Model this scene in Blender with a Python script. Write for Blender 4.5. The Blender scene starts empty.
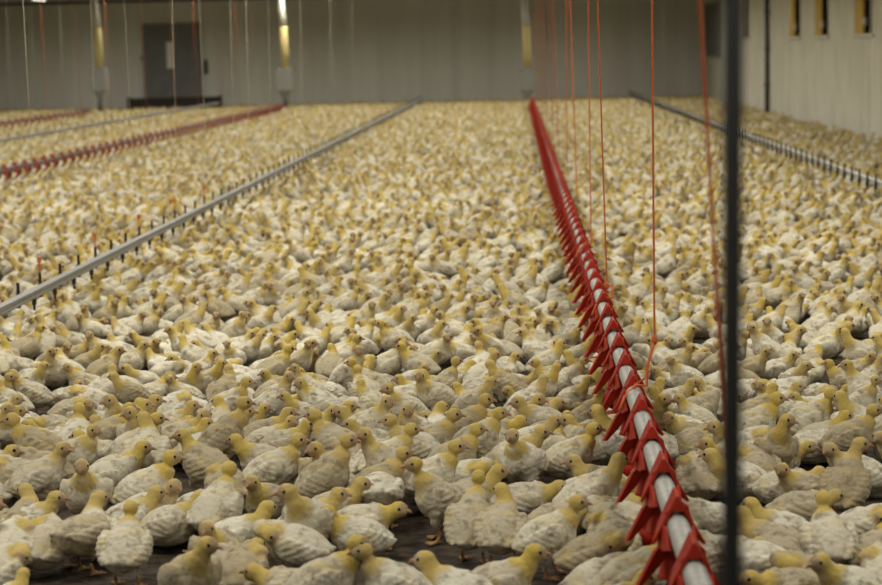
import bpy, bmesh, math, random
import numpy as np
from mathutils import Vector, Matrix, noise

# ---------------------------------------------------------------- camera, world, exposure
SC = bpy.context.scene
COL = SC.collection
W, H, F = 882.0, 585.0, 2000.0
CX, CY = W / 2, H / 2
VPX, VPY = 516.0, 52.0            # where the hall's long axis vanishes in the frame
CAMZ = 1.35
ROLL = math.radians(1.25)         # the camera was held slightly tilted
a0 = math.cos(ROLL) * (VPX - CX) + math.sin(ROLL) * (CY - VPY)
b0 = -math.sin(ROLL) * (VPX - CX) + math.cos(ROLL) * (CY - VPY)
PA = math.atan(b0 / F)
YB = math.atan(a0 / F * math.cos(PA))
r0 = Vector((math.cos(YB), math.sin(YB), 0))
c_fwd = Vector((-math.sin(YB) * math.cos(PA), math.cos(YB) * math.cos(PA), -math.sin(PA)))
u0 = r0.cross(c_fwd)
c_right = r0 * math.cos(ROLL) - u0 * math.sin(ROLL)
c_up = r0 * math.sin(ROLL) + u0 * math.cos(ROLL)
cam_d = bpy.data.cameras.new('camera')
cam = bpy.data.objects.new('camera', cam_d)
COL.objects.link(cam)
m = Matrix((c_right, c_up, -c_fwd)).transposed().to_4x4()
m.translation = Vector((0, 0, CAMZ))
cam.matrix_world = m
cam_d.sensor_width = 36.0
cam_d.lens = F / W * 36.0
cam_d.clip_start = 0.05
cam_d.clip_end = 200
cam_d.dof.use_dof = True
cam_d.dof.focus_distance = 6.7
cam_d.dof.aperture_fstop = 4.3
SC.camera = cam

wd = bpy.data.worlds.new('hall_air')
wd.use_nodes = True
wd.node_tree.nodes['Background'].inputs[0].default_value = (0.9, 0.92, 1.0, 1)
wd.node_tree.nodes['Background'].inputs[1].default_value = 0.2
SC.world = wd
SC.view_settings.view_transform = 'Standard'
SC.view_settings.look = 'None'
SC.view_settings.gamma = 1
SC.view_settings.use_curve_mapping = False
SC.view_settings.exposure = 0.0
LAMP_W = 50.0
LAMP_COL = (1.0, 0.96, 0.85)


def ray(px, py):
    return (c_fwd + c_right * ((px - CX) / F) + c_up * ((CY - py) / F)).normalized()


def on_z(px, py, z):
    r = ray(px, py)
    t = (z - CAMZ) / r.z
    return Vector((r.x * t, r.y * t, z))


def on_y(px, py, y):
    r = ray(px, py)
    t = y / r.y
    return Vector((r.x * t, y, CAMZ + r.z * t))


def on_x(px, py, x):
    r = ray(px, py)
    t = x / r.x
    return Vector((x, r.y * t, CAMZ + r.z * t))


def project(p):
    v = Vector(p) - Vector((0, 0, CAMZ))
    d = v.dot(c_fwd)
    if d < 0.05:
        return (-1e4, -1e4, d)
    return (CX + F * v.dot(c_right) / d, CY - F * v.dot(c_up) / d, d)


# ---------------------------------------------------------------- materials
def dull(M, v=0.15):
    M.node_tree.nodes['Principled BSDF'].inputs['Specular IOR Level'].default_value = v
    return M


def mat(name, color, rough=0.7, metal=0.0, noise_scale=0, noise_amt=0.0, bump=0.0, stretch=(1, 1, 1), color2=None, emit=None):
    M = bpy.data.materials.new(name)
    M.use_nodes = True
    nt = M.node_tree
    b = nt.nodes['Principled BSDF']
    b.inputs['Base Color'].default_value = (*color, 1)
    b.inputs['Roughness'].default_value = rough
    b.inputs['Metallic'].default_value = metal
    if emit:
        b.inputs['Emission Color'].default_value = (*color, 1)
        b.inputs['Emission Strength'].default_value = emit
    if noise_scale:
        tc = nt.nodes.new('ShaderNodeTexCoord')
        mp = nt.nodes.new('ShaderNodeMapping')
        mp.inputs['Scale'].default_value = stretch
        nz = nt.nodes.new('ShaderNodeTexNoise')
        nz.inputs['Scale'].default_value = noise_scale
        nz.inputs['Detail'].default_value = 5
        nt.links.new(tc.outputs['Object'], mp.inputs[0])
        nt.links.new(mp.outputs[0], nz.inputs['Vector'])
        mx = nt.nodes.new('ShaderNodeMix')
        mx.data_type = 'RGBA'
        c2 = color2 or tuple(c * (1 - noise_amt) for c in color)
        mx.inputs[6].default_value = (*color, 1)
        mx.inputs[7].default_value = (*c2, 1)
        rp = nt.nodes.new('ShaderNodeMapRange')
        rp.inputs[1].default_value = 0.35
        rp.inputs[2].default_value = 0.65
        nt.links.new(nz.outputs['Fac'], rp.inputs[0])
        nt.links.new(rp.outputs[0], mx.inputs[0])
        nt.links.new(mx.outputs[2], b.inputs['Base Color'])
        if bump:
            bp = nt.nodes.new('ShaderNodeBump')
            bp.inputs['Strength'].default_value = 1
            bp.inputs['Distance'].default_value = bump
            nt.links.new(nz.outputs['Fac'], bp.inputs['Height'])
            nt.links.new(bp.outputs[0], b.inputs['Normal'])
    return M


M_litter = mat('litter', (0.080, 0.055, 0.032), 0.95, 0, 22, 0, 0.03, color2=(0.016, 0.011, 0.008))
M_back = mat('grey_panel_wall', (0.74, 0.74, 0.67), 0.8, 0, 1.2, 0, 0, (2.2, 1, 0.12), color2=(0.63, 0.625, 0.56))
M_side = mat('beige_concrete_wall', (0.72, 0.69, 0.57), 0.85, 0, 1.5, 0, 0.004, (1, 1.6, 0.7), color2=(0.62, 0.59, 0.48))
M_ceil = mat('white_ceiling', (0.48, 0.48, 0.45), 0.8)
M_trim = mat('dark_grey_trim', (0.07, 0.07, 0.06), 0.7)
M_door = mat('dark_door', (0.20, 0.205, 0.195), 0.6, 0, 3, 0.2, 0)
M_doorfr = mat('door_frame_grey', (0.22, 0.22, 0.20), 0.6)
M_paper = mat('white_paper', (0.88, 0.87, 0.80), 0.8)
M_dark = mat('black_rubber', (0.012, 0.012, 0.011), 0.6)
M_brown = mat('dark_brown_wood', (0.028, 0.017, 0.012), 0.8, 0, 8, 0.4, 0)
M_red = mat('red_plastic', (0.40, 0.024, 0.008), 0.55, 0, 30, 0.25, 0)
M_oldred = mat('weathered_red_plastic', (0.30, 0.030, 0.014), 0.7, 0, 20, 0.3, 0)
dull(M_red)
M_redcord = mat('orange_red_cord', (0.72, 0.17, 0.05), 0.85, 0, 200, 0.3, 0.0005)
M_cordw = mat('pale_cord', (0.62, 0.56, 0.42), 0.9)
M_pipe = mat('galvanised_pipe', (0.42, 0.42, 0.39), 0.5, 0.15, 45, 0, 0.0005, color2=(0.33, 0.32, 0.29))
M_drink = mat('grey_drinker_profile', (0.34, 0.34, 0.33), 0.6, 0.1, 12, 0.12, 0)
M_hopper = mat('grey_hopper', (0.30, 0.31, 0.29), 0.5, 0.2, 6, 0.15, 0)
M_hopper2 = mat('pale_grey_profile', (0.55, 0.55, 0.52), 0.6)
M_hopdark = mat('dark_hopper_outlet', (0.11, 0.11, 0.10), 0.6)
M_tubew = mat('white_feed_tube', (0.50, 0.48, 0.40), 0.8)
M_tubey = mat('yellowed_feed_tube', (0.48, 0.38, 0.15), 0.8)
M_yellow = mat('yellow_shutter', (0.62, 0.40, 0.055), 0.6, 0, 10, 0.12, 0)
M_sill = mat('pale_sill', (0.62, 0.60, 0.53), 0.7)
M_lamp = mat('lamp_tube', (1.0, 0.95, 0.82), 0.5, emit=2.5)
M_lampbody = mat('lamp_housing', (0.6, 0.6, 0.57), 0.5)
M_beak = mat('pink_beak', (0.36, 0.19, 0.12), 0.6)
M_eye = mat('black_eye', (0.012, 0.009, 0.007), 0.2)
M_grey = mat('grey_panel', (0.15, 0.155, 0.145), 0.7)


def bird_material():
    M = bpy.data.materials.new('chick_down')
    M.use_nodes = True
    nt = M.node_tree
    L = nt.links.new
    b = nt.nodes['Principled BSDF']
    b.inputs['Roughness'].default_value = 0.95
    b.inputs['Specular IOR Level'].default_value = 0.15
    b.inputs['Sheen Weight'].default_value = 0.12
    at = nt.nodes.new('ShaderNodeAttribute'); at.attribute_name = 'Mask'
    va = nt.nodes.new('ShaderNodeAttribute'); va.attribute_name = 'var'
    oi = nt.nodes.new('ShaderNodeObjectInfo')
    add = nt.nodes.new('ShaderNodeMath'); add.operation = 'ADD'
    L(va.outputs['Fac'], add.inputs[0]); L(oi.outputs['Random'], add.inputs[1])
    fr = nt.nodes.new('ShaderNodeMath'); fr.operation = 'FRACT'
    L(add.outputs[0], fr.inputs[0])
    sep = nt.nodes.new('ShaderNodeSeparateColor')
    L(at.outputs['Color'], sep.inputs[0])
    tc = nt.nodes.new('ShaderNodeTexCoord')
    nz = nt.nodes.new('ShaderNodeTexNoise'); nz.inputs['Scale'].default_value = 30; nz.inputs['Detail'].default_value = 6; nz.inputs['Roughness'].default_value = 0.62
    geo = nt.nodes.new('ShaderNodeNewGeometry')
    L(geo.outputs['Position'], nz.inputs['Vector'])
    # white down, tinted per bird
    cr = nt.nodes.new('ShaderNodeValToRGB')
    cr.color_ramp.elements[0].position = 0.0; cr.color_ramp.elements[0].color = (0.608, 0.555, 0.418, 1)
    cr.color_ramp.elements[1].position = 1.0; cr.color_ramp.elements[1].color = (0.40, 0.335, 0.215, 1)
    e = cr.color_ramp.elements.new(0.45); e.color = (0.70, 0.665, 0.55, 1)
    e = cr.color_ramp.elements.new(0.78); e.color = (0.51, 0.45, 0.325, 1)
    L(fr.outputs[0], cr.inputs[0])
    # soiled patches
    mr = nt.nodes.new('ShaderNodeMapRange'); mr.inputs[1].default_value = 0.51; mr.inputs[2].default_value = 0.66
    L(nz.outputs['Fac'], mr.inputs[0])
    mu = nt.nodes.new('ShaderNodeMath'); mu.operation = 'MULTIPLY'; mu.inputs[1].default_value = 0.72
    L(mr.outputs[0], mu.inputs[0])
    m1 = nt.nodes.new('ShaderNodeMix'); m1.data_type = 'RGBA'
    m1.inputs[7].default_value = (0.167, 0.125, 0.072, 1)
    L(cr.outputs[0], m1.inputs[6]); L(mu.outputs[0], m1.inputs[0])
    # yellow head and neck
    m2 = nt.nodes.new('ShaderNodeMix'); m2.data_type = 'RGBA'
    yr = nt.nodes.new('ShaderNodeValToRGB')
    yr.color_ramp.elements[0].color = (0.578, 0.426, 0.091, 1)
    yr.color_ramp.elements[1].color = (0.517, 0.388, 0.137, 1)
    mul7 = nt.nodes.new('ShaderNodeMath'); mul7.operation = 'MULTIPLY'; mul7.inputs[1].default_value = 7.0
    fr2 = nt.nodes.new('ShaderNodeMath'); fr2.operation = 'FRACT'
    L(fr.outputs[0], mul7.inputs[0]); L(mul7.outputs[0], fr2.inputs[0]); L(fr2.outputs[0], yr.inputs[0])
    L(m1.outputs[2], m2.inputs[6]); L(yr.outputs[0], m2.inputs[7]); L(sep.outputs[0], m2.inputs[0])
    # dusky face / legs
    m3 = nt.nodes.new('ShaderNodeMix'); m3.data_type = 'RGBA'
    m3.inputs[7].default_value = (0.30, 0.19, 0.11, 1)
    L(m2.outputs[2], m3.inputs[6]); L(sep.outputs[1], m3.inputs[0])
    m4 = nt.nodes.new('ShaderNodeMix'); m4.data_type = 'RGBA'
    m4.inputs[7].default_value = (0.40, 0.23, 0.10, 1)
    L(m3.outputs[2], m4.inputs[6]); L(sep.outputs[2], m4.inputs[0])
    m5 = nt.nodes.new('ShaderNodeMix'); m5.data_type = 'RGBA'       # eyes of the far birds
    m5.inputs[6].default_value = (0.02, 0.014, 0.01, 1)
    L(m4.outputs[2], m5.inputs[7]); L(at.outputs['Alpha'], m5.inputs[0])
    L(m5.outputs[2], b.inputs['Base Color'])
    n2 = nt.nodes.new('ShaderNodeTexNoise'); n2.inputs['Scale'].default_value = 85; n2.inputs['Detail'].default_value = 5
    L(geo.outputs['Position'], n2.inputs['Vector'])
    bp = nt.nodes.new('ShaderNodeBump'); bp.inputs['Distance'].default_value = 0.005; bp.inputs['Strength'].default_value = 0.9
    L(n2.outputs['Fac'], bp.inputs['Height']); L(bp.outputs[0], b.inputs['Normal'])
    return M


M_bird = bird_material()


# ---------------------------------------------------------------- mesh helpers
class MB:
    def __init__(self):
        self.bm = bmesh.new()

    def box(self, lo, hi, bevel=0):
        x0, y0, z0 = lo; x1, y1, z1 = hi
        v = [self.bm.verts.new(p) for p in ((x0, y0, z0), (x1, y0, z0), (x1, y1, z0), (x0, y1, z0),
                                            (x0, y0, z1), (x1, y0, z1), (x1, y1, z1), (x0, y1, z1))]
        fs = [self.bm.faces.new([v[i] for i in q]) for q in
              ((3, 2, 1, 0), (4, 5, 6, 7), (0, 1, 5, 4), (1, 2, 6, 5), (2, 3, 7, 6), (3, 0, 4, 7))]
        if bevel:
            es = list({e for f in fs for e in f.edges})
            bmesh.ops.bevel(self.bm, geom=es, offset=bevel, segments=2, affect='EDGES', profile=0.5)
        return self

    def quadhull(self, pts4a, pts4b):
        a = [self.bm.verts.new(p) for p in pts4a]
        b = [self.bm.verts.new(p) for p in pts4b]
        n = len(a)
        self.bm.faces.new(a[::-1]); self.bm.faces.new(b)
        for i in range(n):
            self.bm.faces.new((a[i], a[(i + 1) % n], b[(i + 1) % n], b[i]))
        return self

    def tube(self, pts, r, seg=8, caps=True):
        pts = [Vector(p) for p in pts]
        rr = r if isinstance(r, (list, tuple)) else [r] * len(pts)
        rings = []
        ref = Vector((0, 0, 1))
        for i, p in enumerate(pts):
            t = (pts[min(i + 1, len(pts) - 1)] - pts[max(i - 1, 0)]).normalized()
            if abs(t.dot(ref)) > 0.95:
                ref = Vector((1, 0, 0)) if abs(t.x) < 0.9 else Vector((0, 1, 0))
            u = t.cross(ref).normalized(); w = u.cross(t)
            q = rr[i]
            qa, qb = q if isinstance(q, tuple) else (q, q)
            rings.append([self.bm.verts.new(p + u * (qa * math.cos(a)) + w * (qb * math.sin(a)))
                          for a in (2 * math.pi * k / seg for k in range(seg))])
        for a, b in zip(rings, rings[1:]):
            for k in range(seg):
                self.bm.faces.new((a[k], a[(k + 1) % seg], b[(k + 1) % seg], b[k]))
        if caps:
            self.bm.faces.new(rings[0][::-1]); self.bm.faces.new(rings[-1])
        return self

    def ell(self, c, r, rot=None, seg=14, rings=9):
        M = Matrix.Translation(Vector(c)) @ (rot.to_4x4() if rot else Matrix.Identity(4)) @ Matrix.Diagonal((*r, 1))
        bmesh.ops.create_uvsphere(self.bm, u_segments=seg, v_segments=rings, radius=1, matrix=M)
        return self

    def lathe(self, prof, seg=20, c=(0, 0)):
        rings = [[self.bm.verts.new((c[0] + r * math.cos(2 * math.pi * k / seg), c[1] + r * math.sin(2 * math.pi * k / seg), z))
                  for k in range(seg)] for r, z in prof]
        for a, b in zip(rings, rings[1:]):
            for k in range(seg):
                self.bm.faces.new((a[k], a[(k + 1) % seg], b[(k + 1) % seg], b[k]))
        return self

    def mesh(self, name, material, smooth=False):
        bmesh.ops.recalc_face_normals(self.bm, faces=self.bm.faces)
        me = bpy.data.meshes.new(name)
        self.bm.to_mesh(me); self.bm.free()
        me.materials.append(material)
        if smooth:
            me.polygons.foreach_set('use_smooth', [True] * len(me.polygons))
        return me

    def build(self, name, material, parent=None, smooth=False, loc=None):
        return link(name, self.mesh(name, material, smooth), parent, loc)


def link(name, me, parent=None, loc=None):
    o = bpy.data.objects.new(name, me)
    COL.objects.link(o)
    if parent: o.parent = parent
    if loc is not None: o.location = loc
    return o


def empty(name, loc=(0, 0, 0)):
    o = bpy.data.objects.new(name, None)
    o.empty_display_size = 0.1
    COL.objects.link(o); o.location = loc
    return o


def tag(o, label, cat, group=None, kind=None):
    o['label'] = label; o['category'] = cat
    if group: o['group'] = group
    if kind: o['kind'] = kind
    return o


def struct(o):
    o['kind'] = 'structure'
    return o


# ---------------------------------------------------------------- the hall
XR, XL, YB0, YBK, ZC = 4.9, -15.0, -6.0, 52.0, 2.90
struct(MB().box((XL, YB0, -0.1), (XR, YBK, 0.0)).build('floor', M_litter))
struct(MB().box((XL, YB0, ZC), (XR, YBK, ZC + 0.1)).build('ceiling', M_ceil))
struct(MB().box((XL, YBK, -0.1), (XR + 0.2, YBK + 0.2, ZC + 0.1)).build('wall_back', M_back))
struct(MB().box((XL - 0.2, YB0, -0.1), (XL, YBK + 0.2, ZC + 0.1)).build('wall_left', M_side))
struct(MB().box((XL - 0.2, YB0 - 0.2, -0.1), (XR + 0.2, YB0, ZC + 0.1)).build('wall_front', M_side))
# right wall with window openings
wins = [(792, 801, 36), (818, 829, 35), (858, 873, 33)]
holes = []
for (xa, xb, yb) in wins:
    a = on_x(xb, yb, XR); b = on_x(xa, yb, XR)
    holes.append((a.y, b.y, a.z))
holes.append((on_x(749, 37, XR).y, on_x(741, 37, XR).y, on_x(745, 37, XR).z))
zt = 2.55
hy = sorted(holes)
wb = MB()
y = YB0
zb_all = min(h[2] for h in hy)
for (a, b, zb) in hy:
    wb.box((XR, y, -0.1), (XR + 0.2, a, ZC + 0.1))
    wb.box((XR, a, -0.1), (XR + 0.2, b, zb))
    wb.box((XR, a, zt), (XR + 0.2, b, ZC + 0.1))
    y = b
wb.box((XR, y, -0.1), (XR + 0.2, YBK, ZC + 0.1))
struct(wb.build('wall_right', M_side))
for i, (a, b, zb) in enumerate(hy):
    w = empty('window_%d' % (i + 1), (XR, (a + b) / 2, zb)); struct(w)
    hw = (b - a) / 2
    MB().box((0.12, -hw, 0), (0.16, hw, zt - zb)).build('glass_pane', M_dark, w)
    MB().box((-0.04, -hw - 0.12, -0.06), (0.12, hw + 0.12, -0.002), 0.008).build('window_sill', M_sill, w)
    for s in (-1, 1):
        MB().box((-0.012, s * hw - (0.05 if s > 0 else 0.0), 0), (0.12, s * hw + (0.0 if s > 0 else 0.05), zt - zb)).build('window_jamb', M_sill, w)
    if i < 3:
        # the yellow shutter stands open over the far part of the opening
        MB().box((-0.05, -hw * 0.10, 0.0), (-0.015, hw * 1.0, zt - zb - 0.02), 0.006).build('yellow_shutter', M_yellow, w)
        MB().box((-0.07, -hw * 0.45, 0.12), (-0.02, -hw * 0.25, 0.22), 0.006).build('latch', M_sill, w)
# ceiling trim on the back wall
struct(MB().box((XL, YBK - 0.06, ZC - 0.07), (XR, YBK, ZC)).build('trim_1', M_trim))
struct(MB().box((XL, YBK - 0.03, 0), (XR, YBK, 0.12)).build('baseboard_back', M_trim))

# vertical battens of the back wall cladding
bb = MB()
x = XL + 0.3
k = 0
while x < XR - 0.1:
    bb.box((x, YBK - 0.012, 0.12), (x + 0.035, YBK, ZC - 0.07))
    x += 0.6
struct(bb.build('trim_2', M_back))

# door in back wall
dl = on_y(142, 24, YBK - 0.05); dr = on_y(203, 105, YBK - 0.05)
dx0, dx1, dz1 = dl.x, dr.x, dl.z
door = empty('door_1', ((dx0 + dx1) / 2, YBK - 0.03, 0)); struct(door)
hw = (dx1 - dx0) / 2
MB().box((-hw + 0.07, -0.05, 0.0), (hw - 0.07, 0.0, dz1 - 0.07), 0.006).build('door_leaf', M_door, door)
fr = MB()
fr.box((-hw, -0.06, 0), (-hw + 0.07, 0.02, dz1)); fr.box((hw - 0.07, -0.06, 0), (hw, 0.02, dz1)); fr.box((-hw + 0.07, -0.06, dz1 - 0.07), (hw - 0.07, 0.02, dz1))
fr.build('door_frame', M_doorfr, door)
a = on_y(166, 42, YBK - 0.09); b = on_y(174, 68, YBK - 0.09)
MB().box((a.x - door.location.x, -0.062, b.z), (b.x - door.location.x, -0.05, a.z)).build('door_window', M_paper, door)
MB().tube([(hw - 0.18, -0.09, 1.0), (hw - 0.30, -0.09, 1.0)], 0.012).tube([(hw - 0.18, -0.05, 1.0), (hw - 0.18, -0.09, 1.0)], 0.012).build('door_handle', M_hopper, door)
for z in (0.35, 1.0, 1.7):
    MB().tube([(hw - 0.01, -0.075, z - 0.06), (hw - 0.01, -0.075, z + 0.06)], 0.015).build('hinge', M_dark, door)
# switch box left of the door
a = on_y(140.5, 42, YBK); b = on_y(147, 56, YBK)
t = tag(empty('switch_box', (a.x, YBK - 0.012, b.z)), 'small white switch box on the grey wall left of the dark door', 'switch box')
sbw = dx0 - 0.02 - a.x
MB().box((0, -0.1, 0), (sbw, 0, a.z - b.z), 0.01).build('box_body', M_paper, t)
MB().box((0.02, -0.115, -0.10), (sbw - 0.01, -0.01, -0.002), 0.008).build('cable_gland', M_dark, t)
a = on_y(204.5, 60, YBK); b = on_y(208, 74, YBK)
tag(MB().box((a.x, YBK - 0.07, b.z), (b.x, YBK - 0.012, a.z), 0.01).build('door_latch_box', M_dark), 'small dark latch box on the wall right of the door', 'latch box')
# low brown barrier in front of the door
a = on_y(127, 100, 50.4); b = on_y(222, 100, 50.4)
t = tag(empty('threshold_board', ((a.x + b.x) / 2, 50.4, 0)), 'low dark brown wooden barrier standing at the foot of the door', 'barrier')
L = (b.x - a.x) / 2
MB().box((-L, -0.02, 0), (L, 0.02, 0.40), 0.005).build('board', M_brown, t)
for s in (-1, 0, 1):
    MB().box((s * (L - 0.05) - 0.04, 0.021, 0), (s * (L - 0.05) + 0.04, 0.08, 0.43), 0.005).build('post', M_brown, t)
# grey inlet panel near the back right corner
a = on_x(705, 60, XR); b = on_x(722, 0, XR)
ya, yb_ = b.y, min(a.y, YBK - 0.2)
t = tag(empty('air_inlet', (XR, (ya + yb_) / 2, 1.12)), 'tall grey air inlet panel on the right wall beside the far corner', 'air inlet')
hl = (yb_ - ya) / 2
MB().box((-0.05, -hl, 0), (0, hl, 1.35), 0.01).build('frame', M_hopper, t)
for (u0, u1) in ((-0.92, -0.38), (-0.25, 0.92)):
    MB().box((-0.07, hl * u0, 0.05), (-0.05, hl * u1, 1.3), 0.004).build('flap', M_grey, t)
# dark downpipe on the right wall
a = on_x(767, 50, XR - 0.06)
t = tag(empty('wall_pipe', (XR - 0.06, a.y, 0)), 'thin dark pipe running up the beige right wall', 'pipe')
MB().tube([(0, 0, 0.0), (0, 0, ZC)], 0.045, 10).build('pipe', M_trim, t, True)
for z in (0.6, 1.3, 2.0):
    MB().box((-0.06, -0.06, z), (0.06, 0.06, z + 0.03)).build('bracket', M_trim, t)

# lamps: rows of tube lights under the ceiling
lampbody = MB().box((-0.06, -0.65, 0.0), (0.06, 0.65, 0.05), 0.01).mesh('lamp_housing', M_lampbody)
lamptube = MB().tube([(0, -0.6, -0.022), (0, 0.6, -0.022)], 0.014, 10).mesh('lamp_tube', M_lamp, True)
rows = ['left wall', 'far left aisle', 'near left aisle', 'middle aisle', 'right aisle']
ordn = ['first', 'second', 'third', 'fourth', 'fifth', 'sixth', 'seventh', 'eighth', 'ninth', 'tenth', 'eleventh', 'twelfth',
        'thirteenth', 'fourteenth', 'fifteenth', 'sixteenth', 'seventeenth', 'eighteenth', 'nineteenth', 'twentieth',
        'twenty-first', 'twenty-second', 'twenty-third', 'twenty-fourth', 'twenty-fifth', 'twenty-sixth', 'twenty-seventh',
        'twenty-eighth', 'twenty-ninth', 'thirtieth', 'thirty-first', 'thirty-second', 'thirty-third', 'thirty-fourth', 'thirty-fifth']
for ri, lx in enumerate((-11.3, -8.0, -4.7, -1.4, 1.9)):
    for li, ly in enumerate([0.8 + 3.83 * i for i in range(13)]):
        if ri == 0 and li == 12:
            ly = 47.6
        t = empty('ceiling_lamp', (lx, ly, ZC - 0.05))
        tag(t, 'white tube lamp, %s from the camera under the ceiling over the %s' % (ordn[li], rows[ri]), 'lamp', 'tube lamps under the ceiling')
        link('lamp_housing', lampbody, t); link('lamp_tube', lamptube, t)
        ld = bpy.data.lights.new('lamp_light', 'AREA')
        ld.spread = math.radians(168); ld.shape = 'RECTANGLE'; ld.size = 0.25; ld.size_y = 1.3
        ld.energy = LAMP_W * (0.72 if li < 2 else 1.0 if li < 5 else 0.86) ; ld.color = LAMP_COL
        lo = bpy.data.objects.new('lamp_light', ld); COL.objects.link(lo)
        lo.parent = t; lo.location = (0, 0, -0.06)

# ---------------------------------------------------------------- feed tubes and hoppers at the far ends
FX = {'main': 0.337, 'left': -5.0, 'far left': -9.0}
FEND = {'main': 46.0, 'left': 43.0, 'far left': 42.0}
PZ = 0.32
for px, nm, yy in ((99.5, 'above the leftmost feeder line', 42.2), (285, 'above the left red feeder line', 43.2), (527, 'above the middle red feeder line', 46.2)):
    p = on_y(px, 80, yy)
    t = tag(empty('feed_hopper', (p.x, yy, 0)), 'grey feed hopper under a yellowed drop tube %s' % nm, 'hopper', 'hoppers at the far ends of the feeder lines')
    z0, z1, z2, z3 = [on_y(px, q, yy).z for q in (104, 97, 90, 68)]
    w = 0.165
    MB().quadhull([(-0.06, -0.06, z1), (0.06, -0.06, z1), (0.06, 0.06, z1), (-0.06, 0.06, z1)],
                  [(-w, -w, z2), (w, -w, z2), (w, w, z2), (-w, w, z2)]).quadhull(
        [(-w, -w, z2), (w, -w, z2), (w, w, z2), (-w, w, z2)],
        [(-w * 0.92, -w * 0.92, z3), (w * 0.92, -w * 0.92, z3), (w * 0.92, w * 0.92, z3), (-w * 0.92, w * 0.92, z3)]).build('bin', M_hopper, t)
    MB().tube([(0, 0, z1 + 0.01), (0, 0, PZ - 0.02)], 0.055, 10).build('outlet', M_hopdark, t, True)
    zm = (z3 + ZC) / 2
    dx = -0.10
    MB().tube([(0.02, 0, z3 - 0.01), (0.015, 0, z3 + 0.3), (0.0, 0, zm)], [0.07, 0.085, 0.08], 12).build('yellow_tube', M_tubey, t, True)
    MB().tube([(0.0, 0, zm), (-0.03, 0, zm + 0.3), (dx * 0.6, 0, ZC)], [0.08, 0.07, 0.06], 12).build('white_tube', M_tubew, t, True)


# ---------------------------------------------------------------- feeder lines
def prism(mb, pts, th, ax):
    o = Vector(ax).normalized() * th / 2
    mb.quadhull([Vector(p) - o for p in pts], [Vector(p) + o for p in pts])


def saddle_mesh():
    """tent-shaped red hood straddling the pipe, ridge on top, open underneath"""
    mb = MB()
    for s in (-1, 1):
        # roof slope: from the ridge down past the pipe to a barbed foot
        A = [(0, 0.055, 0.058), (0, -0.020, 0.051), (s * 0.056, -0.055, -0.044), (s * 0.048, -0.010, -0.044), (s * 0.034, 0.055, -0.018)]
        prism(mb, A, 0.007, (s * 0.86, 0, 0.5))
        # inner ring hugging the pipe
        mb.tube([(s * 0.0275 * math.sin(a), -0.02, 0.0275 * math.cos(a)) for a in (0, 0.5, 1.0, 1.5, 2.0)], 0.006, 6)
    prism(mb, [(-0.016, -0.030, 0.024), (0.016, -0.030, 0.024), (0.0, -0.022, 0.054)], 0.006, (0, 1, 0))
    return mb.mesh('saddle', M_red)


def skirt_mesh(s):
    mb = MB()
    prism(mb, [(s * 0.034, 0.03, -0.006), (s * 0.030, -0.08, -0.004), (s * 0.030, -0.20, -0.022), (s * 0.036, -0.09, -0.050), (s * 0.042, -0.01, -0.056), (s * 0.040, 0.03, -0.045)], 0.006, (s, 0, 0.15))
    return mb.mesh('side_flap', M_red)


def cone_mesh():
    return MB().lathe([(0.016, -0.02), (0.026, -0.03), (0.030, -0.07), (0.042, -0.125), (0.046, -0.13), (0.040, -0.132), (0.026, -0.072), (0.014, -0.03)], 18).tube([(0, 0, -0.02), (0, 0, -0.266)], 0.020, 8).mesh('drop_cone', M_red, True)


def fin_mesh(ang, k=1.0):
    mb = MB()
    c, s = math.cos(ang), math.sin(ang)
    pts = [(0.028, -0.038), (0.062, -0.064), (0.140 * k, -0.138), (0.124 * k, -0.138), (0.065 * k, -0.100), (0.028, -0.075)]
    th = 0.010
    A = [Vector((r * c + s * th / 2, r * s - c * th / 2, z)) for r, z in pts]
    B = [Vector((r * c - s * th / 2, r * s + c * th / 2, z)) for r, z in pts]
    mb.quadhull(A, B)
    return mb.mesh('fin', M_red)


def dish_mesh():
    return MB().lathe([(0.001, -0.262), (0.03, -0.262), (0.046, -0.245), (0.056, -0.215), (0.060, -0.215), (0.051, -0.250), (0.032, -0.270), (0.001, -0.270)], 24).mesh('feeder_pan', M_red, True)


saddle_me, cone_me, dish_me = saddle_mesh(), cone_mesh(), dish_mesh()
skirts = [skirt_mesh(-1), skirt_mesh(1)]
fin_mes = [fin_mesh(math.radians(q), k) for q, k in ((212, 0.80), (-20, 0.55))]


def joined(meshes, name):
    bm = bmesh.new()
    for me in meshes:
        bm.from_mesh(me)
    out = bpy.data.meshes.new(name)
    bm.to_mesh(out); bm.free()
    out.materials.append(meshes[0].materials[0])
    return out


unit_far = joined([saddle_me, cone_me, dish_me] + skirts + fin_mes, 'feeder_pan')
unit_slim = joined([saddle_me] + skirts + fin_mes[:1], 'feeder_pan')
unit_slim.materials.clear(); unit_slim.materials.append(M_oldred)
PAN_XY = []


def feeder(x0, y0, y1, step, first, label, near_n, sub_n):
    t = tag(empty('feeder_line', (x0, 0, PZ)), label, 'feeder line')
    pts = [(0, yy, -0.012 * math.sin((yy - 3.2) / 2.75 * math.pi) ** 2) for yy in np.arange(y0, y1 + 0.01, 0.5)]
    MB().tube(pts, 0.025, 14).build('feed_pipe', M_pipe if x0 > 0 else M_hopdark, t, True)
    yy = first
    n = 0
    rnd = random.Random(5)
    while yy < y1:
        if n < sub_n:
            d = link('feeder_pan', dish_me, t, (0, yy, 0))
            link('saddle', saddle_me, d); link('drop_cone', cone_me, d)
            for f in skirts:
                link('side_flap', f, d)
            for f in fin_mes:
                fo = link('fin', f, d)
            d.rotation_euler.z = 0
        elif n < 100:
            d = link('feeder_pan', unit_far if x0 > 0 else unit_slim, t, (0, yy, 0))
        PAN_XY.append((x0, yy))
        yy += step * (1 + rnd.uniform(-0.03, 0.03)) if n >= sub_n else step
        n += 1
    return t


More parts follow.
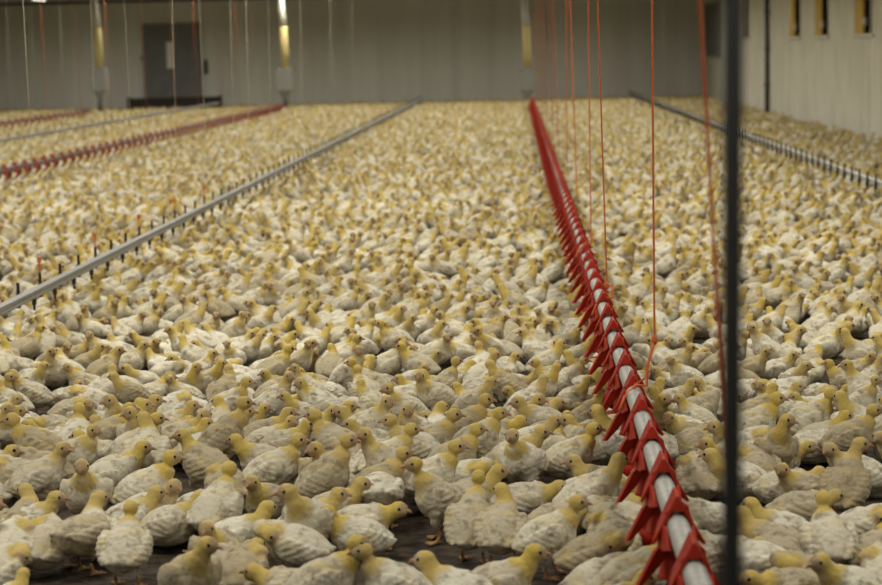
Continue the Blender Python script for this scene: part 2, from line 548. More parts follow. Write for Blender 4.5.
# the caps of the middle line, measured along the pipe
feeder(FX['main'], 2.6, 46.0, 0.415, on_z(690, 527, PZ).y - 3 * 0.415 + 0.08, 'long red feeder line with white pipe running down the middle of the flock', 20, 22)
feeder(FX['left'], 12.0, 43.0, 0.415, 12.2, 'red feeder line crossing the left of the flock below the dark door', 0, 0)
feeder(FX['far left'], 24.0, 42.0, 0.5, 24.2, 'faint red feeder line farthest left, ending by the left wall hopper', 0, 0)

# ---------------------------------------------------------------- drinker lines
nip_me = MB().tube([(0, 0, 0.0), (0, 0, -0.03)], 0.011, 8).tube([(0, 0, -0.03), (0, 0, -0.055)], 0.006, 6).mesh('nipple', M_dark)
clip_me = MB().box((-0.009, -0.012, -0.03), (0.009, 0.012, 0.035), 0.003).tube([(0, 0, 0.03), (0, 0, 0.085)], 0.0075, 6).mesh('clip', M_dark)
hang_me = MB().tube([(0, 0, 0.02), (0, 0, 0.11)], 0.004, 6).box((-0.010, -0.006, 0.095), (0.010, 0.006, 0.12), 0.003).mesh('hanger', M_redcord)


def drinker(x0, z0, y0, y1, step, first, label, grey=None):
    t = tag(empty('drinker_line', (x0, 0, z0)), label, 'drinker line')
    mb = MB()
    mb.tube([(0, yy, 0) for yy in np.arange(y0, y1 + 0.01, 1.0)], 0.0125, 10)
    mb.box((-0.012, y0, 0.008), (0.012, y1, 0.030), 0.002)
    mb.build('water_pipe', grey or M_drink, t, False)
    mb = MB(); mb.box((-0.02, y0, 0.026), (0.02, y1, 0.034), 0.001)
    mb.build('support_rail', grey or M_drink, t)
    yy = first; n = 0
    rest = MB()
    while yy < y1:
        if n < 100:
            link('nipple', nip_me, t, (0.0, yy + step * 0.45, -0.01))
            link('clip', clip_me, t, (-0.024, yy, 0.0))
        if n % 3 == 1 and n < 14 and x0 > -3 and x0 < 0:
            link('hanger', hang_me, t, (-0.024, yy, 0.04))
        n += 1; yy += step
    return t


DX1, DX2, DX3 = -2.25, 2.70, -7.0
y_first = DX1 * -1 * F / (516 - 12)
drinker(DX1, 0.275, 6.5, 48.0, 0.42, y_first, 'grey nipple drinker line with black clips, crossing the left side of the flock')
drinker(DX2, 0.30, 13.0, 48.0, 0.36, 14.0, 'grey nipple drinker line along the right wall', M_hopper2)
drinker(DX3, 0.30, 22.0, 47.0, 0.55, 22.5, 'faint grey drinker line between the two red feeder lines at far left')


# ---------------------------------------------------------------- hanging cords
def cord(name, pts, r, material, label, cat, group=None, seg=6, kids=None):
    base = Vector(pts[-1])
    o = MB().tube([Vector(p) - base for p in pts], r, seg).build(name, material, None, True)
    o.location = base
    tag(o, label, cat, group)
    return o


# cords of the middle feeder line: (distance, px at top of frame, px lower end)
main_cords = [(5.95, 652, 654.5), (8.1, 597.5, 607), (10.4, 588, 591), (13.2, 570, 577), (16.0, 566, 567), (19.0, 553, 559), (22.5, 549, 553), (26.5, 543, 547), (31.0, 540, 543), (36.0, 537, 539), (41.5, 534, 536)]
for k, (d, xt, xb) in enumerate(main_cords):
    top = on_y(xt, 0, d); low = Vector((FX['main'] + 0.004, d, PZ + 0.03))
    yl = project(low)[1]
    mid = on_y(xb, yl - (45 if k == 0 else 12 * 8 / d), d)
    dirv = (top - mid); dirv = dirv * ((ZC - mid.z) / dirv.z)
    r = 0.0036 if k < 3 else 0.0042
    o = cord('suspension_cord', [mid + dirv, mid + dirv * 0.5, mid, low + Vector((0.012 if k else 0.03, 0, 0.02)), low], r, M_redcord,
             'orange-red cord holding up the middle feeder line, %s from the front' % ordn[k + 1], 'cord', 'orange cords of the middle feeder line')
    if k < 3:
        knot = MB()
        knot.ell((0, 0, 0), (0.010, 0.010, 0.016), None, 8, 6)
        kk = knot.build('knot', M_redcord, o, True); kk.location = mid - o.location
        lp = MB()
        q = low - o.location
        lp.tube([mid - o.location, q + Vector((0.035, -0.01, 0.05)), q + Vector((0.032, -0.02, 0.0)), q + Vector((0.0, -0.03, 0.004)),
                 q + Vector((-0.036, -0.05, -0.03)), q + Vector((-0.05, -0.08, -0.06))], 0.0055, 6)
        lp.build('cord_loop', M_redcord, o, True)
# nearest cord, thick from being close
d = 3.25
top = on_y(700, 0, d); low = on_y(733, 585, d)
dv = (top - low); up = low + dv * ((ZC - low.z) / dv.z); dn = low - dv * ((low.z - (PZ + 0.03)) / dv.z)
mid = on_y(717, 300, d)
o = cord('suspension_cord', [up, top, mid, low, dn], 0.0034, M_redcord, 'orange-red cord hanging close to the camera just left of the black rope', 'cord', 'orange cords of the middle feeder line')
# beads / twists of this cord
pts = []
for i in range(60):
    u = i / 59
    p = mid.lerp(dn, u) - o.location
    pts.append(p + Vector((0.004 * math.sin(i * 1.9), 0.004 * math.cos(i * 1.9), 0)))
MB().tube(pts, 0.0018, 5).build('frayed_strand', M_redcord, o, True)

# black rope right in front of the camera: two strands twisted round a core
d = 1.85
top = on_y(733, 0, d); low = on_y(731.5, 585, d)
dv = top - low
up = low + dv * ((ZC - low.z) / dv.z); dn = low - dv * ((low.z - 0.35) / dv.z)
o = cord('black_rope', [up, low, dn], 0.0098, M_dark, 'thick blurred black rope hanging right in front of the camera', 'rope', None, 10)
for ph in (0, 2.1, 4.2):
    pts = []
    n = 420
    for i in range(n):
        u = i / (n - 1)
        p = up.lerp(dn, u) - o.location
        a = i * 0.9 + ph
        rr = 0.0072
        pts.append(p + Vector((rr * math.cos(a), rr * math.sin(a), 0)))
    MB().tube(pts, 0.0030, 6).build('strand', M_dark, o, True)

# pale cords of the left lines
wordpos = ['leftmost', 'second from the left', 'third from the left', 'fourth from the left', 'fifth from the left', 'sixth from the left',
           'seventh from the left', 'eighth from the left', 'ninth from the left', 'tenth from the left', 'eleventh from the left', 'twelfth from the left']
pale = [(23, 28), (90.5, 92), (124, 130), (172, 173), (199, 204), (230, 232), (246, 247), (268, 269), (300, 301), (330, 331), (352, 352)]
for k, (xt, xb) in enumerate(pale):
    base = Vector((DX1, DX1 * -F / (516 - xb), 0.34))
    top = Vector((DX1, base.y, ZC))
    tx = on_y(xt, 0, base.y)
    top.x = base.x + (tx.x - base.x) * (ZC - base.z) / (tx.z - base.z)
    cord('hanging_cord', [top, base], 0.0013 if k < 4 else 0.0020, M_cordw,
         'thin pale cord of the left drinker line, %s' % wordpos[k], 'cord', 'pale cords of the left drinker line', 5)
for k, px in enumerate((46, 80, 110, 146, 175, 198, 222, 240, 256)):
    yy = FX['left'] * -F / (516 - px)
    cord('hanging_cord', [(FX['left'] - 0.06, yy, ZC), (FX['left'], yy, PZ + 0.03)], 0.0022, M_redcord,
         'faint orange cord of the left feeder line, %s' % wordpos[k], 'cord', 'orange cords of the left feeder line', 5)
for k, px in enumerate((8, 33, 62)):
    yy = FX['far left'] * -F / (516 - px)
    cord('hanging_cord', [(FX['far left'], yy, ZC), (FX['far left'], yy, PZ + 0.03)], 0.0022, M_cordw,
         'faint pale cord of the farthest left feeder line, %s' % wordpos[k], 'cord', 'cords of the farthest left feeder line', 5)
for k, yy in enumerate((15.5, 20, 25, 30.5, 37)):
    cord('hanging_cord', [(DX2, yy, ZC), (DX2, yy, 0.34)], 0.0016, M_cordw,
         'thin pale cord of the right drinker line, %s from the front' % ordn[k], 'cord', 'cords of the right drinker line', 5)


# ---------------------------------------------------------------- chicks
class Pose:
    pass


def pose_def(kind, yaw):
    """joint layout of one pose; x forward, origin on the litter under the body"""
    P = Pose(); P.kind = kind
    yr = math.radians(yaw)
    if kind == 'stand':
        bz, pitch, nk, hd, leg = 0.106, 18, (0.064, 0.166), (0.072, 0.194), True
    elif kind == 'tall':
        bz, pitch, nk, hd, leg = 0.112, 32, (0.060, 0.186), (0.068, 0.220), True
    elif kind == 'sit':
        bz, pitch, nk, hd, leg = 0.066, 12, (0.070, 0.118), (0.080, 0.142), False
    elif kind == 'rest':
        bz, pitch, nk, hd, leg = 0.060, 3, (0.074, 0.086), (0.094, 0.100), False
    elif kind == 'peck':
        bz, pitch, nk, hd, leg = 0.106, -6, (0.084, 0.080), (0.110, 0.048), True
    else:
        bz, pitch, nk, hd, leg = 0.070, 10, (0.070, 0.115), (0.040, 0.118), False
    P.bz, P.pitch, P.leg = bz, pitch, leg
    P.nk = Vector((nk[0], 0, nk[1])); P.hd = Vector((hd[0], 0, hd[1]))
    if kind == 'preen':
        sg = 1 if yaw >= 0 else -1
        P.nk = Vector((0.078, sg * 0.016, 0.118)); P.hd = Vector((0.048, sg * 0.046, 0.112))
        P.face = Vector((-0.75, sg * 0.25, -0.45)).normalized()
    else:
        dn = {'peck': -1.3, 'rest': -0.05}.get(kind, -0.12)
        P.face = Vector((math.cos(yr), math.sin(yr), dn)).normalized()
        P.hd += Vector((0, math.sin(yr) * 0.012, 0))
    P.br = Vector((0.052, 0, bz + 0.02 * (1 if pitch > 0 else -0.4)))
    return P


def chick_prims(P, legs):
    mb = MB()
    R = Matrix.Rotation(-math.radians(P.pitch), 3, 'Y')
    def B(x, y, z):
        v = R @ Vector((x, y, z)); return Vector((v.x, v.y, v.z + P.bz))
    # trunk
    sp = [(-0.096, 0.016, 0.008, 0.004), (-0.082, 0.011, 0.028, 0.018), (-0.062, 0.005, 0.044, 0.038), (-0.032, 0.001, 0.056, 0.052),
          (0.0, 0.0, 0.060, 0.056), (0.028, 0.001, 0.056, 0.053), (0.050, 0.005, 0.044, 0.043), (0.064, 0.010, 0.026, 0.027)]
    mb.tube([B(a, 0, b) for a, b, _, _ in sp], [(w, h) for _, _, w, h in sp], 20)
    # neck + head
    br = B(0.040, 0, 0.016)
    mb.tube([br, br.lerp(P.nk, 0.5), P.nk, P.hd], [0.044, 0.035, 0.0235, 0.0175], 14)
    f = P.face
    q = f.to_track_quat('X', 'Z').to_matrix()
    mb.ell(P.hd + f * 0.006, (0.0262, 0.0202, 0.0215), q, 14, 10)
    # wings
    for s in (-1, 1):
        wp = [(0.046, 0.040, 0.016, 0.006, 0.010), (0.034, 0.050, 0.014, 0.014, 0.024), (0.010, 0.058, 0.008, 0.014, 0.030), (-0.022, 0.058, 0.004, 0.012, 0.029),
              (-0.052, 0.049, 0.003, 0.010, 0.021), (-0.078, 0.036, 0.006, 0.007, 0.011), (-0.094, 0.026, 0.010, 0.004, 0.005)]
        mb.tube([B(a, s * b_, c_) for a, b_, c_, _, _ in wp], [(w_, h_) for _, _, _, w_, h_ in wp], 14)
    if legs:
        for s in (-1, 1):
            fw = 0.012 * s
            hip = B(0.005, s * 0.030, -0.03)
            kn = Vector((0.018 + fw, s * 0.032, 0.052)); an = Vector((0.0 + fw, s * 0.032, 0.034)); ft = Vector((0.012 + fw, s * 0.033, 0.007))
            if P.leg:
                mb.tube([hip, kn], [0.026, 0.011], 10)
                mb.tube([kn, an, ft], [0.008, 0.0062, 0.0055], 8)
            for a in (-32, 0, 32, 180):
                ll = 0.034 if a != 180 else 0.016
                d = Vector((math.cos(math.radians(a)), math.sin(math.radians(a)), 0)) * ll
                b0 = ft if P.leg else Vector((0.045, s * 0.032, 0.007))
                if P.leg or a != 180:
                    mb.tube([b0, b0 + d + Vector((0, 0, -0.002))], [0.005, 0.0042], 6)
    return mb


def smooth01(x, a, b):
    t = min(1.0, max(0.0, (x - a) / (b - a)))
    return t * t * (3 - 2 * t)


def chick_mesh(P, voxel, legs=True, detail=1.0):
    me0 = chick_prims(P, legs).mesh('raw', M_bird)
    ob = bpy.data.objects.new('raw', me0); COL.objects.link(ob)
    rm = ob.modifiers.new('r', 'REMESH'); rm.mode = 'VOXEL'; rm.voxel_size = voxel; rm.use_smooth_shade = True
    sm = ob.modifiers.new('s', 'SMOOTH'); sm.factor = 0.5; sm.iterations = 3 if voxel < 0.006 else 1
    bpy.context.view_layer.update()
    dg = bpy.context.evaluated_depsgraph_get()
    me = bpy.data.meshes.new_from_object(ob.evaluated_get(dg))
    bpy.data.objects.remove(ob); bpy.data.meshes.remove(me0)
    me.name = 'broiler_chick'
    n = len(me.vertices)
    co = np.empty(n * 3, 'f'); me.vertices.foreach_get('co', co); co = co.reshape(-1, 3)
    no = np.empty(n * 3, 'f'); me.vertices.foreach_get('normal', no); no = no.reshape(-1, 3)
    mask = np.zeros((n, 4), 'f'); mask[:, 3] = 1
    br = P.br; nk = P.nk; hd = P.hd; f = P.face
    for i in range(n):
        p = Vector(co[i])
        dh = (p - hd).length
        # distance to the neck segment
        ab = hd - nk; t = max(0, min(1, (p - nk).dot(ab) / max(1e-6, ab.length_squared)))
        dn = (p - (nk + ab * t)).length
        nzv = noise.noise(p * 45) * 0.010
        yel = 1 - smooth01(min(dh - 0.004, dn) + nzv, 0.029, 0.050)
        if P.kind == 'preen':
            yel = 1 - smooth01(dh + nzv, 0.026, 0.046)
        else:
            ven = (p - (nk + ab * t)).dot(Vector((f.x, f.y, 0)).normalized())
            yel *= 1 - 0.65 * smooth01(ven, 0.004, 0.024) * smooth01(P.hd.z - p.z, 0.008, 0.03)
        # paler throat and cheeks, dusky round the eye and beak
        fr_ = (p - hd).dot(f)
        face = smooth01(fr_, 0.006, 0.020) * (1 - smooth01(dh, 0.028, 0.036))
        yel *= 1 - 0.45 * face
        sh = 0.28 * smooth01(noise.noise(p * 22 + Vector((3, 1, 7))), 0.1, 0.45)
        mask[i, 0] = min(1, max(yel * 0.95, sh))
        mask[i, 1] = face * (0.62 if voxel < 0.006 else 0.7)
        if P.leg:
            mask[i, 2] = 1 - smooth01(p.z, 0.038, 0.050)
        else:
            mask[i, 2] = (1 - smooth01(p.z, 0.010, 0.014)) * (1 if p.x > 0.05 else 0)
        # feather clumps
        if detail and p.z > 0.05 and mask[i, 2] < 0.1:
            wgt = 1 - 0.75 * yel
            if abs(p.y) > 0.040 and p.x < 0.02 and voxel < 0.006:
                s_w = math.sin((p.z * 0.9 + p.x * 0.35) * 2 * math.pi / 0.0145) * 0.0012
            else:
                s_w = 0.0
            s_ = noise.noise(Vector((p.x * 42, p.y * 70, p.z * 70))) * 0.0020 + noise.noise(p * 110) * 0.0013
            co[i] += no[i] * (s_ + s_w) * wgt * detail
    me.vertices.foreach_set('co', co.ravel())
    ca = me.color_attributes.new('Mask', 'FLOAT_COLOR', 'POINT')
    ca.data.foreach_set('color', mask.ravel())
    me.materials.clear(); me.materials.append(M_bird)
    me.polygons.foreach_set('use_smooth', [True] * len(me.polygons))
    me.update()
    return me, co, mask


beak_me = MB().tube([(-0.004, 0, 0.001), (0.006, 0, 0.0), (0.014, 0, -0.0035)], [(0.0062, 0.0062), (0.0045, 0.0045), (0.0008, 0.0008)], 8).mesh('beak', M_beak, True)
eye_me = MB().ell((0, 0, 0), (0.0044, 0.0028, 0.0044), None, 10, 7).mesh('eye', M_eye, True)

VAR = {}
for kind, yaws in (('stand', (-45, 0, 45)), ('tall', (-60, 0, 50)), ('sit', (-50, 0, 50)), ('rest', (-35, 0, 60)), ('peck', (0,)), ('preen', (-1, 1))):
    for yw in yaws:
        P = pose_def(kind, yw)
        me, co, mk = chick_mesh(P, 0.0041, True, 1.0)
        VAR[(kind, yw)] = (P, me)
KINDS = {}
for (k, y_) in VAR:
    KINDS.setdefault(k, []).append(y_)

# hand-read birds: head pixel (or body pixel for tucked heads), heading in degrees (0 right, 90 away, 180 left, 270 towards), pose
HAND = [
    (20, 503, 0, 'stand'), (27, 491, 90, 'sit'), (54, 497, 5, 'sit'), (93, 500, 100, 'sit'), (130, 508, 88, 'stand'), (68, 545, 60, 'B'),
    (35, 547, 80, 'B'), (5, 550, 100, 'B'), (-5, 572, 60, 'B'),
    (161, 490, 20, 'sit'), (186, 487, 0, 'sit'), (208, 494, 350, 'sit'), (221, 499, 10, 'rest'), (222, 508, 0, 'rest'), (266, 509, 0, 'sit'),
    (293, 492, 240, 'stand'), (206, 531, 262, 'sit'), (205, 545, 300, 'stand'), (256, 543, 10, 'rest'), (266, 577, 160, 'rest'), (295, 545, 170, 'B'),
    (240, 572, 90, 'B'), (344, 539, 0, 'stand'), (345, 495, 0, 'sit'), (325, 512, 205, 'sit'), (382, 500, 92, 'B'), (389, 508, 8, 'rest'),
    (370, 550, 188, 'stand'), (427, 556, 165, 'sit'), (416, 464, 200, 'tall'), (485, 478, 75, 'tall'), (498, 490, 80, 'stand'), (576, 503, 0, 'stand'),
    (529, 557, 0, 'sit'), (590, 553, 0, 'B'), (552, 487, 0, 'rest'), (618, 503, 10, 'rest'), (634, 516, 180, 'B'), (632, 538, 95, 'B'),
    (666, 538, 5, 'stand'), (644, 575, 0, 'sit'), (600, 580, 20, 'B'), (632, 488, 0, 'sit'), (660, 520, 100, 'B'), (714, 522, 180, 'B'), (722, 556, 150, 'B'),
    (812, 498, 90, 'stand'), (835, 496, 0, 'rest'), (753, 517, 165, 'sit'), (753, 505, 190, 'sit'), (746, 541, 185, 'rest'), (760, 562, 180, 'B'),
    (763, 575, 200, 'rest'), (831, 558, 205, 'sit'), (874, 552, 20, 'B'), (862, 526, 0, 'B'), (882, 578, 90, 'B'), (812, 582, 170, 'B'),
    (6, 409, 270, 'stand'), (17, 411, 0, 'sit'), (22, 418, 185, 'stand'), (37, 424, 165, 'sit'), (74, 409, 90, 'stand'), (75, 422, 0, 'sit'),
    (89, 429, 330, 'stand'), (80, 437, 210, 'sit'), (98, 420, 190, 'sit'), (109, 404, 270, 'stand'), (127, 404, 10, 'stand'), (116, 415, 190, 'sit'),
    (133, 412, 270, 'stand'), (143, 405, 0, 'sit'), (143, 417, 95, 'stand'), (156, 419, 20, 'stand'), (113, 437, 270, 'B'), (62, 448, 15, 'stand'),
    (12, 451, 0, 'sit'), (20, 455, 10, 'rest'), (142, 447, 0, 'sit'), (82, 466, 275, 'stand'), (105, 478, 10, 'B'), (16, 475, 170, 'B'), (46, 468, 185, 'B'),
    (170, 457, 0, 'stand'), (154, 400, 0, 'sit'), (168, 411, 60, 'B'), (190, 406, 0, 'sit'), (193, 413, 0, 'sit'), (219, 403, 90, 'sit'),
    (235, 401, 15, 'tall'), (252, 410, 0, 'sit'), (282, 412, 0, 'sit'), (172, 426, 0, 'rest'), (198, 422, 0, 'sit'), (233, 427, 0, 'sit'),
    (293, 423, 0, 'sit'), (184, 435, 150, 'stand'), (237, 440, 205, 'sit'), (293, 440, 0, 'stand'), (219, 468, 70, 'stand'), (253, 482, 250, 'sit'),
    (232, 486, 100, 'B'), (316, 415, 160, 'stand'), (336, 408, 0, 'sit'), (356, 404, 0, 'sit'), (349, 422, 190, 'sit'), (343, 414, 180, 'sit'),
    (367, 415, 0, 'rest'), (381, 411, 0, 'rest'), (394, 402, 0, 'stand'), (404, 409, 250, 'stand'), (391, 417, 180, 'stand'), (407, 429, 10, 'stand'),
    (416, 417, 90, 'rest'), (425, 417, 180, 'rest'), (443, 408, 90, 'sit'), (456, 416, 0, 'stand'), (305, 422, 350, 'sit'), (347, 437, 0, 'tall'),
    (365, 434, 180, 'tall'), (449, 447, 0, 'stand'), (322, 449, 268, 'stand'), (350, 453, 90, 'rest'), (403, 455, 0, 'stand'), (360, 484, 0, 'sit'),
    (322, 478, 180, 'B'), (372, 462, 60, 'B'), (482, 398, 0, 'stand'), (489, 415, 0, 'stand'), (480, 431, 10, 'stand'), (518, 402, 200, 'sit'),
    (518, 422, 0, 'rest'), (516, 435, 250, 'stand'), (540, 432, 0, 'sit'), (541, 420, 0, 'sit'), (589, 429, 0, 'stand'), (583, 409, 180, 'stand'),
    (583, 418, 180, 'sit'), (563, 435, 90, 'rest'), (498, 442, 90, 'B'), (502, 471, 0, 'sit'), (500, 461, 10, 'rest'), (575, 461, 190, 'sit'),
    (458, 482, 20, 'B'), (538, 399, 280, 'sit'), (556, 404, 30, 'rest'), (615, 462, 0, 'stand'), (640, 482, 0, 'sit'), (617, 482, 0, 'rest'),
    (669, 399, 270, 'sit'), (674, 420, 190, 'sit'), (690, 412, 20, 'B'), (692, 462, 190, 'rest'), (709, 444, 260, 'sit'), (716, 455, 200, 'sit'),
    (716, 426, 250, 'sit'), (697, 442, 40, 'B'), (700, 479, 90, 'B'), (638, 446, 150, 'B'), (608, 437, 20, 'B'), (603, 450, 160, 'B'),
    (775, 400, 0, 'stand'), (782, 419, 280, 'tall'), (776, 441, 270, 'rest'), (831, 417, 0, 'sit'), (833, 431, 0, 'rest'), (831, 397, 0, 'stand'),
    (842, 397, 180, 'stand'), (873, 410, 0, 'stand'), (858, 444, 60, 'tall'), (809, 448, 0, 'rest'), (831, 449, 180, 'sit'), (816, 473, 0, 'rest'),
    (782, 468, 190, 'sit'), (881, 437, 180, 'sit'), (804, 417, 180, 'B'), (749, 470, 100, 'B'), (755, 446, 30, 'B'),
]
rnd = random.Random(11)
birds = []     # dict: x, y, heading, kind, yaw, scale, fixed
for (px, py, hd_, kind) in HAND:
    sc = rnd.uniform(1.0, 1.10)
    if kind == 'B':
        kd = 'preen'; yw = rnd.choice(KINDS[kd])
        if (px, py) in ((382, 500), (68, 545)):
            kd, yw = 'peck', 0
        g = on_z(px, py, 0.075 * sc)
        bx, by = g.x, g.y
        h = math.radians(hd_)
    else:
        kd = kind
        yw = rnd.choice(KINDS[kd])
        if abs(math.sin(math.radians(hd_))) < 0.5: yw = rnd.choice([0, 0] + KINDS[kd])
        P = VAR[(kd, yw)][0]
        g = on_z(px, py, P.hd.z * sc)
        h = math.radians(hd_)
        bx = g.x - (math.cos(h) * P.hd.x - math.sin(h) * P.hd.y) * sc
        by = g.y - (math.sin(h) * P.hd.x + math.cos(h) * P.hd.y) * sc
    birds.append([bx, by, h, kd, yw, sc, 1])
nh = len(birds)
# natural fill: jittered close packing everywhere the photo looks
r2 = random.Random(4)
SPX, SPY = 0.176, 0.156
def rand_heading(r):
    q = r.random()
    if q < 0.45: return math.radians(r.gauss(0, 28))
    if q < 0.72: return math.radians(r.gauss(180, 30))
    return r.uniform(0, 2 * math.pi)
def rand_kind(r):
    q = r.random()
    kd = 'sit' if q < 0.36 else 'stand' if q < 0.70 else 'rest' if q < 0.84 else 'tall' if q < 0.90 else 'preen'
    return kd, r.choice(KINDS[kd])
hb = np.array([(b[0], b[1]) for b in birds])
row = 0
yy = 4.2
while yy < YBK - 0.15:
    row += 1
    xw0 = -(516 + 30) / F * yy - 0.35; xw1 = (882 - 516 + 30) / F * yy + 0.35
    xw1 = min(xw1, XR - 0.2); xw0 = max(xw0, XL + 0.15)
    xx = xw0 + (row % 2) * SPX / 2
    while xx < xw1:
        bx = xx + r2.uniform(-0.05, 0.05); by = yy + r2.uniform(-0.05, 0.05)
        u, v, dd = project((bx, by, 0.09))
        ok = True
        if 0 < u < 882 and v > 440: ok = False
        if v > 600: ok = False
        if ok and yy < 9.5:
            d2 = np.min((hb[:, 0] - bx) ** 2 + (hb[:, 1] - by) ** 2)
            if d2 < 0.138 ** 2: ok = False
        if -10.6 < bx < -7.6 and by > 50.1: ok = False
        if ok:
            kd, yw = rand_kind(r2)
            birds.append([bx, by, rand_heading(r2), kd, yw, r2.uniform(0.80, 0.96), 0])
        xx += SPX
    yy += SPY * 0.98

# push overlapping bodies apart (two discs per body), birds keep off the pans
def relax(bs, iters):
    n = len(bs)
    X = np.array([b[0] for b in bs]); Y = np.array([b[1] for b in bs]); Hh = np.array([b[2] for b in bs])
    X0, Y0 = X.copy(), Y.copy()
    for it in range(iters):
        pts = []
        for k, off in ((0, -0.045), (1, 0.03)):
            pts.append(np.stack([X + np.cos(Hh) * off, Y + np.sin(Hh) * off], 1))
        pt = np.concatenate(pts); own = np.tile(np.arange(n), 2)
        cell = {}
        cs = 0.10
        ij = np.floor(pt / cs).astype(int)
        for i, (a, b) in enumerate(ij):
            cell.setdefault((a, b), []).append(i)
        dX = np.zeros(n); dY = np.zeros(n)
        R_ = 0.088
        for i, (a, b) in enumerate(ij):
            for da in (-1, 0, 1):
                for db in (-1, 0, 1):
                    for j in cell.get((a + da, b + db), ()):
                        if j <= i or own[i] == own[j]: continue
                        dx = pt[i, 0] - pt[j, 0]; dy = pt[i, 1] - pt[j, 1]
                        d = math.hypot(dx, dy)
                        if d < R_:
                            if d < 1e-5: dx, dy, d = 1e-3, 0, 1e-3
                            s = (R_ - d) / d * 0.45
                            dX[own[i]] += dx * s; dY[own[i]] += dy * s; dX[own[j]] -= dx * s; dY[own[j]] -= dy * s
        X += np.clip(dX, -0.03, 0.03); Y += np.clip(dY, -0.03, 0.03)
        X = np.minimum(X, XR - 0.14); Y = np.minimum(Y, YBK - 0.16)
    for i, b in enumerate(bs):
        b[0], b[1] = float(X[i]), float(Y[i])


near = [b for b in birds if b[1] < 12.5]
far = [b for b in birds if b[1] >= 12.5]
relax(near, 24)
for b in near:          # keep bodies from under the feed pans
    for (fx, fy) in PAN_XY:
        if abs(fy - b[1]) < 0.13 and abs(b[0] - fx) < 0.10:
            b[0] = fx + math.copysign(0.10, b[0] - fx)
near.sort(key=lambda b: b[1])
inframe = []
others = []
for b in near:
    u, v, d = project((b[0], b[1], 0.09))
    (inframe if (-12 < u < 894 and v < 612) else others).append(b)
singles = inframe[:300]
rest = inframe[300:] + others + far

DIRS = ['right', 'away to the right', 'away from the camera', 'away to the left', 'left', 'towards the camera and left', 'towards the camera', 'towards the camera and right']
POSEW = {'stand': 'standing', 'tall': 'upright', 'sit': 'sitting', 'rest': 'low-lying', 'peck': 'pecking', 'preen': 'head-tucked'}
# ranks of the flock from the front, each read from left to right
singles.sort(key=lambda b: b[1])
ranks = [singles[i:i + 20] for i in range(0, 300, 20)]
for ri, rk in enumerate(ranks):
    rk.sort(key=lambda b: b[0] / b[1])
    for ci, b in enumerate(rk):
        bx, by, h, kd, yw, sc, fx = b
        P, me = VAR[(kd, yw)]
        o = link('broiler_chick', me)
        o.location = (bx, by, 0); o.rotation_euler.z = h; o.scale = (sc, sc, sc)
        dname = DIRS[int(((math.degrees(h) % 360) + 22.5) // 45) % 8]
        dshort = dname.replace('towards the camera and ', 'front-').replace('towards the camera', 'the camera').replace('away from the camera', 'away').replace('away to the ', 'back-')
        tag(o, '%s white chick facing %s, %s from left in %s row from front' % (POSEW[kd], dshort, ordn[ci], ordn[ri]),
            'chick', 'white broiler chicks with yellow heads')
        if ri < 15:
            q = P.face.to_track_quat('X', 'Z')
            bk = link('beak', beak_me, o); bk.rotation_mode = 'QUATERNION'; bk.rotation_quaternion = q
            bk.location = P.hd + P.face * 0.0305
            for s in (-1, 1):
                e = link('eye', eye_me, o); e.rotation_mode = 'QUATERNION'; e.rotation_quaternion = q
                e.location = P.hd + q.to_matrix() @ Vector((0.0150, s * 0.0166, 0.0050))

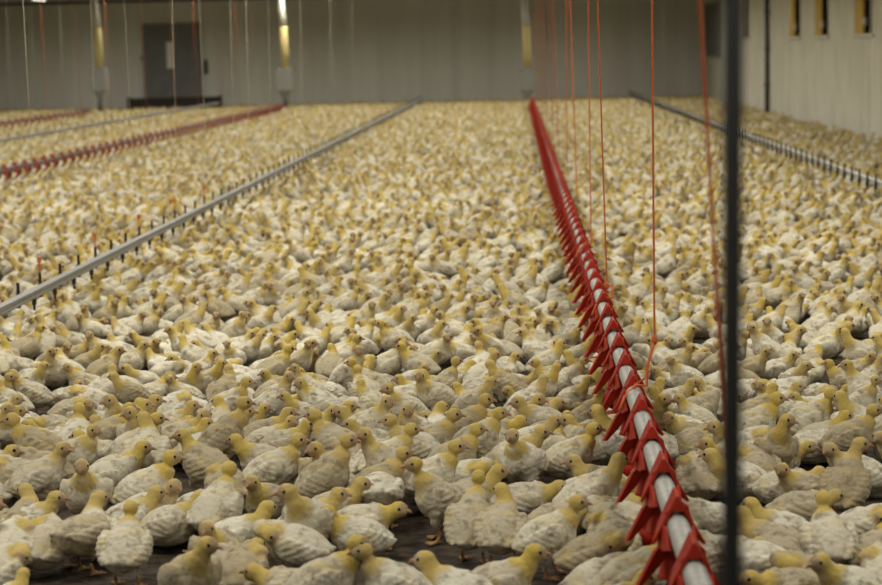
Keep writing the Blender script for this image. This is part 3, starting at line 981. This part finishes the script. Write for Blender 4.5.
# the rest of the flock as one mass, with coarser bodies further back
def lod(voxel, keys):
    out = {}
    for k in keys:
        P = VAR[k][0]
        me, co, mk = chick_mesh(P, voxel, False, 0.8)
        nf = len(me.polygons)
        ls = np.empty(len(me.loops), 'i'); me.loops.foreach_get('vertex_index', ls)
        st = np.empty(nf, 'i'); me.polygons.foreach_get('loop_start', st)
        tt = np.empty(nf, 'i'); me.polygons.foreach_get('loop_total', tt)
        if voxel < 0.012:            # eyes and beak on the nearer ones
            qm = P.face.to_track_quat('X', 'Z').to_matrix()
            for src, at_, mv in ((beak_me, P.hd + P.face * 0.0305, (0, 0.7, 0.7, 1)),
                                 (eye_me, P.hd + qm @ Vector((0.0150, 0.0166, 0.0050)), (0, 0, 0, 0)),
                                 (eye_me, P.hd + qm @ Vector((0.0150, -0.0166, 0.0050)), (0, 0, 0, 0))):
                ec = np.array([list(qm @ (v.co * (1.25 if src is eye_me else 1.0)) + at_) for v in src.vertices], 'f')
                el = np.array([l.vertex_index for l in src.loops], 'i') + len(co)
                et = np.array([p_.loop_total for p_ in src.polygons], 'i')
                co = np.concatenate([co, ec]); mk = np.concatenate([mk, np.tile(np.array(mv, 'f'), (len(ec), 1))])
                ls = np.concatenate([ls, el]); tt = np.concatenate([tt, et])
        out[k] = (co.copy(), mk.copy(), ls, tt)
        bpy.data.meshes.remove(me)
    return out


L1 = lod(0.0078, list(VAR)); L2 = lod(0.0138, list(VAR)); L3 = lod(0.0225, list(VAR))
Vs, Ms, Vr, Ls, Ts = [], [], [], [], []
off = 0
r3 = random.Random(9)
for b in rest:
    bx, by, h, kd, yw, sc, fx = b
    co, mk, ls, tt = (L1 if by < 14.0 else L2 if by < 22 else L3)[(kd, yw)]
    c, s = math.cos(h), math.sin(h)
    zs = sc
    V = np.empty_like(co)
    V[:, 0] = (co[:, 0] * c - co[:, 1] * s) * sc + bx
    V[:, 1] = (co[:, 0] * s + co[:, 1] * c) * sc + by
    V[:, 2] = co[:, 2] * zs
    Vs.append(V); Ms.append(mk); Vr.append(np.full(len(co), r3.random(), 'f'))
    Ls.append(ls + off); Ts.append(tt); off += len(co)
V = np.concatenate(Vs); Mk = np.concatenate(Ms); Va = np.concatenate(Vr); Ls = np.concatenate(Ls); Ts = np.concatenate(Ts)
me = bpy.data.meshes.new('chick_flock')
me.vertices.add(len(V)); me.vertices.foreach_set('co', V.ravel())
me.loops.add(len(Ls)); me.loops.foreach_set('vertex_index', Ls)
me.polygons.add(len(Ts))
st = np.concatenate([[0], np.cumsum(Ts)[:-1]]).astype('i')
me.polygons.foreach_set('loop_start', st)
me.polygons.foreach_set('use_smooth', np.ones(len(Ts), bool))
me.update(calc_edges=True)
ca = me.color_attributes.new('Mask', 'FLOAT_COLOR', 'POINT'); ca.data.foreach_set('color', Mk.ravel())
va = me.attributes.new('var', 'FLOAT', 'POINT'); va.data.foreach_set('value', Va)
me.materials.append(M_bird)
fl = link('chick_flock', me)
tag(fl, 'dense far flock of white and yellow broiler chicks filling the barn to the back wall', 'chicks', None, 'stuff')
print('birds', len(birds), 'hand', nh, 'stuff verts', len(V))
